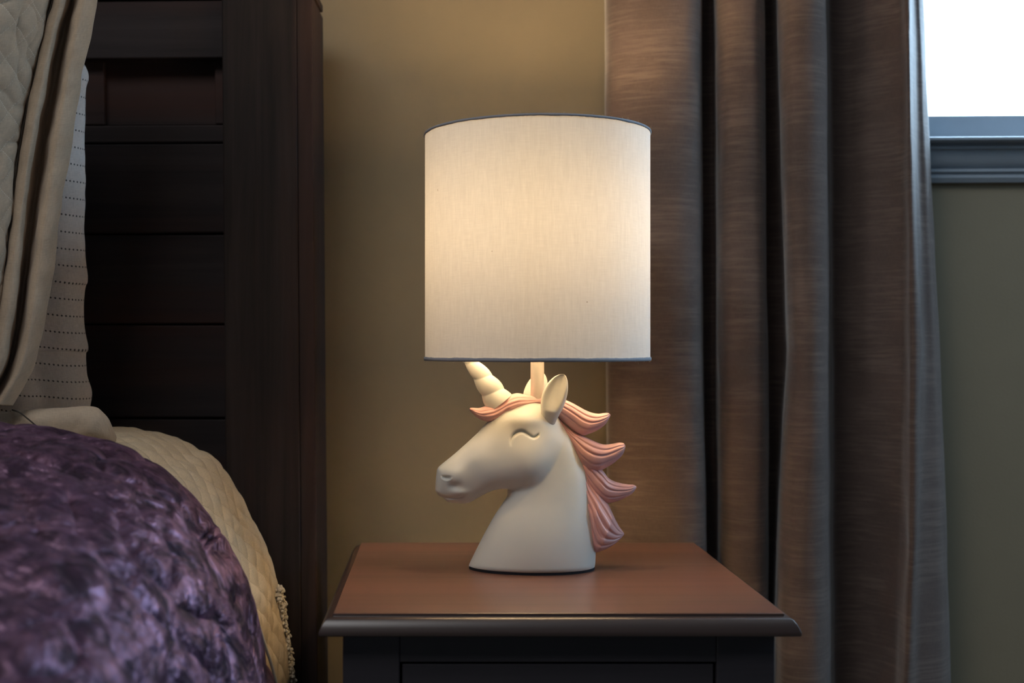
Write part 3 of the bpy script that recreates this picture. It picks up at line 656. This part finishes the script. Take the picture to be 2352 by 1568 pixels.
# ---------------------------------------------------------------- bed
# headboard: a frame of its own that leans a hair to the left, planks in the middle
bed = empty('bed', (R0[0], R0[1], 0)); bed.rotation_euler = (0, 0, -TH); tag(bed, 'dark rustic wooden bed with plank headboard against the wall', 'bed')
HO = .175     # front face of the posts in front of the wall
def hz(py, off=HO): return PWl(400, py, off).z
def hx(px, off=HO): return PWl(px, 500, off).x
LEAN = .008
def leaned(o):
    for v_ in o.data.vertices: v_.co.x -= (v_.co.z-.9)*LEAN*1.0
    o.parent = bed; return o
px0, px1 = hx(515), hx(722)
top_z = PWl(400, 3, HO).z+.004
W_ = 1.62
def hb_box(name, lst, mat, bevel=.0015): return leaned(boxes(name, lst, mat, bevel=bevel))
hb_box('headboard_post', [((px0, -HO, 0), (px1-.020, -.065, top_z+.010)), ((px1-.021, -HO+.004, 0), (px1, -.065, top_z+.004))], M['post'], .002)
hb_box('headboard_post', [((px1-W_, -HO, 0), (px1-W_+(px1-px0), -.045, top_z+.010))], M['post'], .002)
xl = px1-W_+(px1-px0)
ro = HO-.012
hb_box('top_rail', [((xl, -ro, hz(133, ro)), (px0-.0008, -.07, top_z))], M['plank'])
hb_box('cap_rail', [((px1-W_, -HO, top_z+.010), (px1, -.065, top_z+.020))], M['post'])
po = HO-.030
# inset panel with its frame, then planks downwards
fx = hx(227)
hb_box('inset_panel', [((xl, -po+.010, hz(285, po)), (px0, -.075, hz(133, po)+.01))], M['plank'])
for xa_, xb_ in ((fx-.055, fx), (hx(486), px0-.0006), (xl, xl+.05)): hb_box('inset_frame', [((xa_, -po, hz(285, po)), (xb_, -.08, hz(134, po)+.004))], M['plank'])
pys = [285, 329, 537, 745, 960, 1170, 1380, 1590, 1800]
for k in range(len(pys)-1):
    hb_box('plank', [((xl, -po-.003*(k % 2), hz(pys[k+1], po)+.0012), (px0-.0006, -.08, hz(pys[k], po)-.0012))], M['plank'], .002)
hb_box('backing_panel', [((xl, -.085, .25), (px0, -.078, top_z-.01))], M['plank'], 0)
b_side = boxes('side_rail', [((px1-.11, -1.95, .22), (px1-.075, -HO, .36))], M['post']); b_side.parent = bed
b_side = boxes('side_rail', [((px1-W_+.075, -1.95, .22), (px1-W_+.11, -HO, .36))], M['post']); b_side.parent = bed
fb = boxes('footboard', [((px1-W_+.04, -2.0, .0), (px1-.04, -1.95, .55))], M['post']); fb.parent = bed
M['mattress'] = mat_plain('mattress ticking', (.6, .58, .55), .9)
mt = boxes('mattress', [((px1-W_+.12, -1.94, .30), (px1-.165, -HO-.01, .70))], M['mattress'], bevel=.04); on_wall(mt)
tag(mt, 'white mattress under the beige quilt on the dark bed', 'mattress')
for s_ in mt.modifiers: s_.segments = 4

# beige quilted coverlet over the mattress, rounding down the bed side
cont = [(-700, 975), (-300, 975), (0, 978), (150, 980), (265, 986), (330, 993), (400, 1010), (450, 1038), (490, 1060), (525, 1105), (560, 1170), (595, 1235), (620, 1305), (638, 1375), (652, 1450), (660, 1520), (665, 1568), (672, 1700), (676, 1900), (672, 2150)]
def prof_pts(D, shrink=0):
    out = []
    for px, py in cont:
        p = P(px, py, 1.46); out.append((p.x-shrink*.9*(1 if px > 300 else .3), D, p.z-shrink))
    return out
xs_ext = [(-1.55, .80), (-1.2, .805)]
rows = []
for D, sh in ((1.49, .012), (1.475, .002), (1.46, 0), (1.42, .001), (1.36, .004), (1.28, .012), (1.18, .035), (1.05, .06), (.8, .065), (.4, .065), (-.2, .065)):
    pp = prof_pts(D, sh); pre = [(-1.58, D, .45), (-1.55, D, .72), (-1.45, D, pp[0][2]-.01)]
    rows.append(pre+pp)
nu, nvv = 620, 330
R = np.array([catmull(np.array(r_), nu) for r_ in rows]); ksD = np.array([r_[0][1] for r_ in rows])
dd = np.concatenate([np.linspace(1.49, 1.15, 190), np.linspace(1.145, -.2, 60)])
G = np.zeros((len(dd), nu, 3))
for j, D in enumerate(dd):
    i = 0
    while i < len(ksD)-2 and D < ksD[i+1]: i += 1
    f = (ksD[i]-D)/(ksD[i]-ksD[i+1]); G[j] = R[i]*(1-f)+R[i+1]*f
UV = arc_uv(G); nn = grid_normals(G)
if nn[100, 400, 2] < 0: nn = -nn
a = (UV[:, :, 0]+UV[:, :, 1])/.036; b_ = (UV[:, :, 0]-UV[:, :, 1])/.036
puff = (np.abs(np.sin(PI*a))*np.abs(np.sin(PI*b_)))**.35
lines = .0027*puff
for j in range(G.shape[0]):
    for i in range(nu):
        p = G[j, i]; lines[j, i] += .0035*mnoise.noise(Vector(p*16))+.0016*mnoise.noise(Vector(p*60))
G = G+nn*lines[:, :, None]
G[:, :, 2] = np.maximum(G[:, :, 2], .2)
cov = grid_obj('quilted_coverlet', G, M['quilt'], uv=UV, thick=.004)
tag(cov, 'beige quilted coverlet spread over the bed, curving down beside the headboard post', 'coverlet')
fr = []
for i in range(1100):
    k = random.uniform(0, 1); c_ = catmull(np.array([P(638, 1345, 1.455), P(652, 1450, 1.455), P(660, 1520, 1.455), P(665, 1568, 1.455), P(672, 1700, 1.455), P(676, 1900, 1.455)]), 60)
    q = c_[int(k*59)]; p = Vector(q)+Vector((random.uniform(-.006, .006), random.uniform(-.018, .004), random.uniform(-.004, .004)))
    r1 = random.uniform(.0012, .0022); ln = random.uniform(.002, .005); dr = Vector((random.uniform(-.2, .7), -random.uniform(.2, 1), random.uniform(-.8, .1))).normalized()*ln
    V = []; Fs = []
    for i_ in range(4):
        c3 = p+dr*(i_/3); rr_ = r1*(1, 1.2, 1, .4)[i_]
        for k_ in range(6): V.append((c3.x+rr_*math.cos(k_*PI/3), c3.y+rr_*.5*math.sin(k_*PI/3), c3.z+rr_*math.sin(k_*PI/3)))
    Fs = [(i_*6+k_, i_*6+(k_+1) % 6, (i_+1)*6+(k_+1) % 6, (i_+1)*6+k_) for i_ in range(3) for k_ in range(6)]+[(18, 19, 20, 21, 22, 23)]
    fr.append((V, Fs))
V, Fs = join(fr); frg = mesh_obj('fringe', V, Fs, M['fringe'], parent=cov); frg['kind'] = 'stuff'

# purple crushed velvet comforter, puffed up in front
arc = [(-900, 1010), (-500, 975), (-200, 965), (0, 968), (100, 978), (200, 993), (265, 1015), (330, 1046), (400, 1098), (450, 1148), (500, 1218), (540, 1290), (572, 1365), (592, 1432), (614, 1500), (636, 1568), (655, 1680), (665, 1850), (650, 2100)]
K = np.array((-60., 1880.))
arcd = catmull(np.array(arc, float), 460)
vl = [(.10, 1.215), (.035, 1.205), (.008, 1.190), (0, 1.165), (.006, 1.135), (.028, 1.09), (.07, 1.04), (.13, .98), (.21, .915), (.31, .85), (.42, .79), (.55, .735), (.72, .69), (.9, .66)]
rows = []
for s_, D in vl:
    q = arcd*(1-s_)+K*s_; Dv = np.full(len(q), D)
    rows.append(np.stack([(q[:, 0]-CX)/F*Dv, Dv, CZ-(q[:, 1]-CY)/F*Dv], 1))
R = np.array(rows); G = np.array([catmull(R[:, k], 330) for k in range(R.shape[1])]).transpose(1, 0, 2)
UV = arc_uv(G); nn = grid_normals(G)
if nn[150, 200, 1] > 0: nn = -nn
# pucker lines and soft wrinkles
pk = [np.array(P(505, 1218, 1.10)), np.array(P(250, 1420, .92)), np.array(P(120, 1250, .95))]
for j in range(G.shape[0]):
    for i in range(G.shape[1]):
        p = Vector(G[j, i]); 
        w1 = 1-abs(mnoise.noise(p*17)); w2 = 1-abs(mnoise.noise(Vector((p.x*38, p.y*30, p.z*38))+Vector((3, 1, 2))))
        h = -.0060*w1**5-.0012*w2**4+.006*mnoise.noise(p*9)+.0005*mnoise.noise(p*75)
        for q in pk:
            dv_ = (np.array(p)-q); dd_ = np.linalg.norm(dv_); h -= .012*math.exp(-(dd_/.022)**2)
            h += .0022*math.sin(math.atan2(dv_[2], dv_[0])*9)*math.exp(-(dd_/.05)**2)*min(1, dd_/.01)
        edge = min(1, .30+j/90)
        G[j, i] += nn[j, i]*h*edge
com = grid_obj('velvet_comforter', G, M['velvet'], uv=UV, thick=.004)
tag(com, 'puffy purple crushed velvet comforter heaped in front on the bed', 'comforter')
pp = [P(x-3, y+2, 1.178) for x, y in ((572, 1345), (590, 1410), (612, 1480), (630, 1535), (645, 1600), (660, 1700), (668, 1850))]
pc = catmull(np.array([tuple(p) for p in pp]), 80)
tag(tube('piping', pc, .0016, M['fringe'], com, 10), 'cream piping along the comforter edge')

# white pillow against the headboard
def pillow(name, rows, mat, nu, nv, thick, disp=None, parent=None):
    G = sheet_pts(rows, nu, nv); UV = arc_uv(G); nn = grid_normals(G)
    if nn[nv//2, nu//3, 1] > 0: nn = -nn
    if disp is not None:
        for j in range(nv):
            for i in range(nu): G[j, i] += nn[j, i]*disp(Vector(G[j, i]), UV[j, i], i/(nu-1), j/(nv-1))
    return grid_obj(name, G, mat, parent, uv=UV, thick=thick)
rws = []
edge = [(128, 150), (140, 184), (158, 198), (180, 203), (205, 197), (240, 193), (330, 194), (450, 194), (560, 193), (640, 196), (665, 191), (760, 194), (800, 197), (812, 193), (860, 196), (905, 206), (935, 205), (970, 204)]
for k, (py, ex) in enumerate(edge):
    tt = py/1000
    b0 = 1.365-.02*math.sin(PI*min(1, tt)); sl = 0
    rws.append([P(ex-1100, py, 1.46), P(ex-1040, py, 1.44), P(ex-900, py, 1.41), P(ex-500, py, 1.395), P(ex-200, py, b0+.03), P(ex-110, py, 1.412), P(ex-50, py, 1.425), P(ex-14, py, 1.440), P(ex, py, 1.452), P(ex-5, py, 1.459), P(ex-60, py, 1.468), P(ex-300, py, 1.475)])
def dp(p, uv, a, b): return .0030*mnoise.noise(p*18)+.0012*mnoise.noise(p*55)
pil = pillow('pillow', rws, M['pillow'], 260, 420, .0012, dp)
tag(pil, 'white cotton pillow with rows of stitched eyelets leaning on the headboard', 'pillow')
# large quilted sham in front of it with a wide linen flange
seam = {-260: 150, -120: 135, 0: 119, 60: 101, 150: 83, 200: 72, 300: 50, 400: 34, 500: 24, 600: 13, 680: 3, 760: -10, 850: -30, 930: -70}
flv = {-260: 195, -120: 180, 0: 152, 60: 140, 150: 118, 200: 110, 300: 88, 400: 68, 500: 66, 600: 70, 680: 60, 760: 50, 850: 30, 930: 0}
fle = {-260: 262, -120: 245, 0: 221, 60: 209, 150: 188, 200: 181, 300: 166, 400: 153, 500: 136, 600: 120, 680: 109, 760: 98, 850: 72, 930: 26}
rb = []; rf = []
for py in seam:
    s0, v0, e0 = seam[py], flv[py], fle[py]; k = min(1, max(0, py/900)); D = 1.285-.03*k
    rb.append([P(s0-1000, py, D+.06), P(s0-940, py, D-.03), P(s0-700, py, D-.12), P(s0-300, py, D-.11), P(s0-120, py, D-.065), P(s0-60, py, D-.040), P(s0-20, py, D-.016), P(s0+2, py, D+.004), P(s0-20, py, D+.03), P(s0-200, py, D+.07)])
    w = e0-s0
    rf.append([P(s0-14, py, D+.010), P(s0, py, D+.001), P(s0+w*.12, py, D-.008), P(s0+w*.28, py, D-.004), P(s0+w*.40, py, D+.030), P(s0+w*.52, py, D+.032), P(s0+w*.66, py, D+.002), P(s0+w*.85, py, D+.004), P(e0, py, D+.018), P(e0-3, py, D+.024), P(e0-18, py, D+.028)])
def dq(p, uv, a, b):
    k1 = (uv[0]+uv[1])/.040; k2 = (uv[0]-uv[1])/.040
    f_ = (abs(math.sin(PI*k1))*abs(math.sin(PI*k2)))**.35
    return (.0022*f_ if a < .72 else 0)+.0045*mnoise.noise(p*14)+.0026*mnoise.noise(p*42)-.0030*(1-abs(mnoise.noise(p*26)))**6
sham = pillow('pillow_sham', rb, M['linen_quilt'], 330, 300, .0012, dq)
tag(sham, 'large beige quilted pillow sham standing in front of the white pillow', 'pillow sham')
def dfl(p, uv, a, b): return .0035*mnoise.noise(Vector((p.x*30, p.y*20, p.z*9)))+.0016*mnoise.noise(Vector((p.x*60, p.y*60, p.z*40)))
fln = pillow('flange', rf, M['linen'], 150, 300, .0014, dfl, sham)
sl = catmull(np.array([tuple(P(seam[py]+1, py, 1.285-.03*min(1, max(0, py/900))-.0035)) for py in seam]), 160)
M['seam'] = mat_plain('dark seam thread', (.05, .04, .03), .9)
tube('seam', [Vector(q)+Vector((.0006*mnoise.noise(Vector(q)*90), 0, 0)) for q in sl], .0009, M['seam'], sham, 8)

# linen sham corner lying on the quilt
U = [(-500, 950), (-200, 952), (0, 946), (40, 941), (100, 938), (160, 935), (200, 932), (222, 935), (236, 946), (250, 962), (260, 985), (268, 1003)]
Lo = [(-500, 1022), (-200, 1022), (0, 1022), (40, 1022), (100, 1022), (160, 1023), (200, 1024), (225, 1024), (240, 1023), (252, 1021), (260, 1018), (267, 1012)]
n, seg = 200, 96; Ua = catmull(np.array(U, float), n); La = catmull(np.array(Lo, float), n); V = np.zeros((n, seg, 3))
for i in range(n):
    t = i/(n-1); Dc = 1.300; hw = np.linalg.norm(Ua[i]-La[i])/2*Dc/F
    for k in range(seg):
        a = 2*PI*k/seg; q = (Ua[i]+La[i])/2+(Ua[i]-La[i])/2*math.copysign(abs(math.cos(a))**.8, math.cos(a)); D = Dc-math.sin(a)*min(.030, hw*1.3)
        p = P(q[0], q[1], D); r_ = .0022*mnoise.noise(Vector((p.x*60-p.z*45, p.y*10, p.z*14)))+.0010*mnoise.noise(p*70)
        V[i, k] = (p.x, p.y-r_, p.z+r_*.3)
UV = arc_uv(V)
fld = grid_obj('linen_sham', V, M['linen'], uv=UV, closed_u=True)
tag(fld, 'plain beige linen sham corner lying flat between white pillow and purple comforter', 'pillow sham')
sp = [P(28, 941, 1.272), P(45, 947, 1.268), P(62, 960, 1.266), P(80, 975, 1.266), P(98, 990, 1.266), P(120, 1010, 1.266)]
tube('seam', catmull(np.array([tuple(p) for p in sp]), 50), .0008, M['seam'], fld, 8)
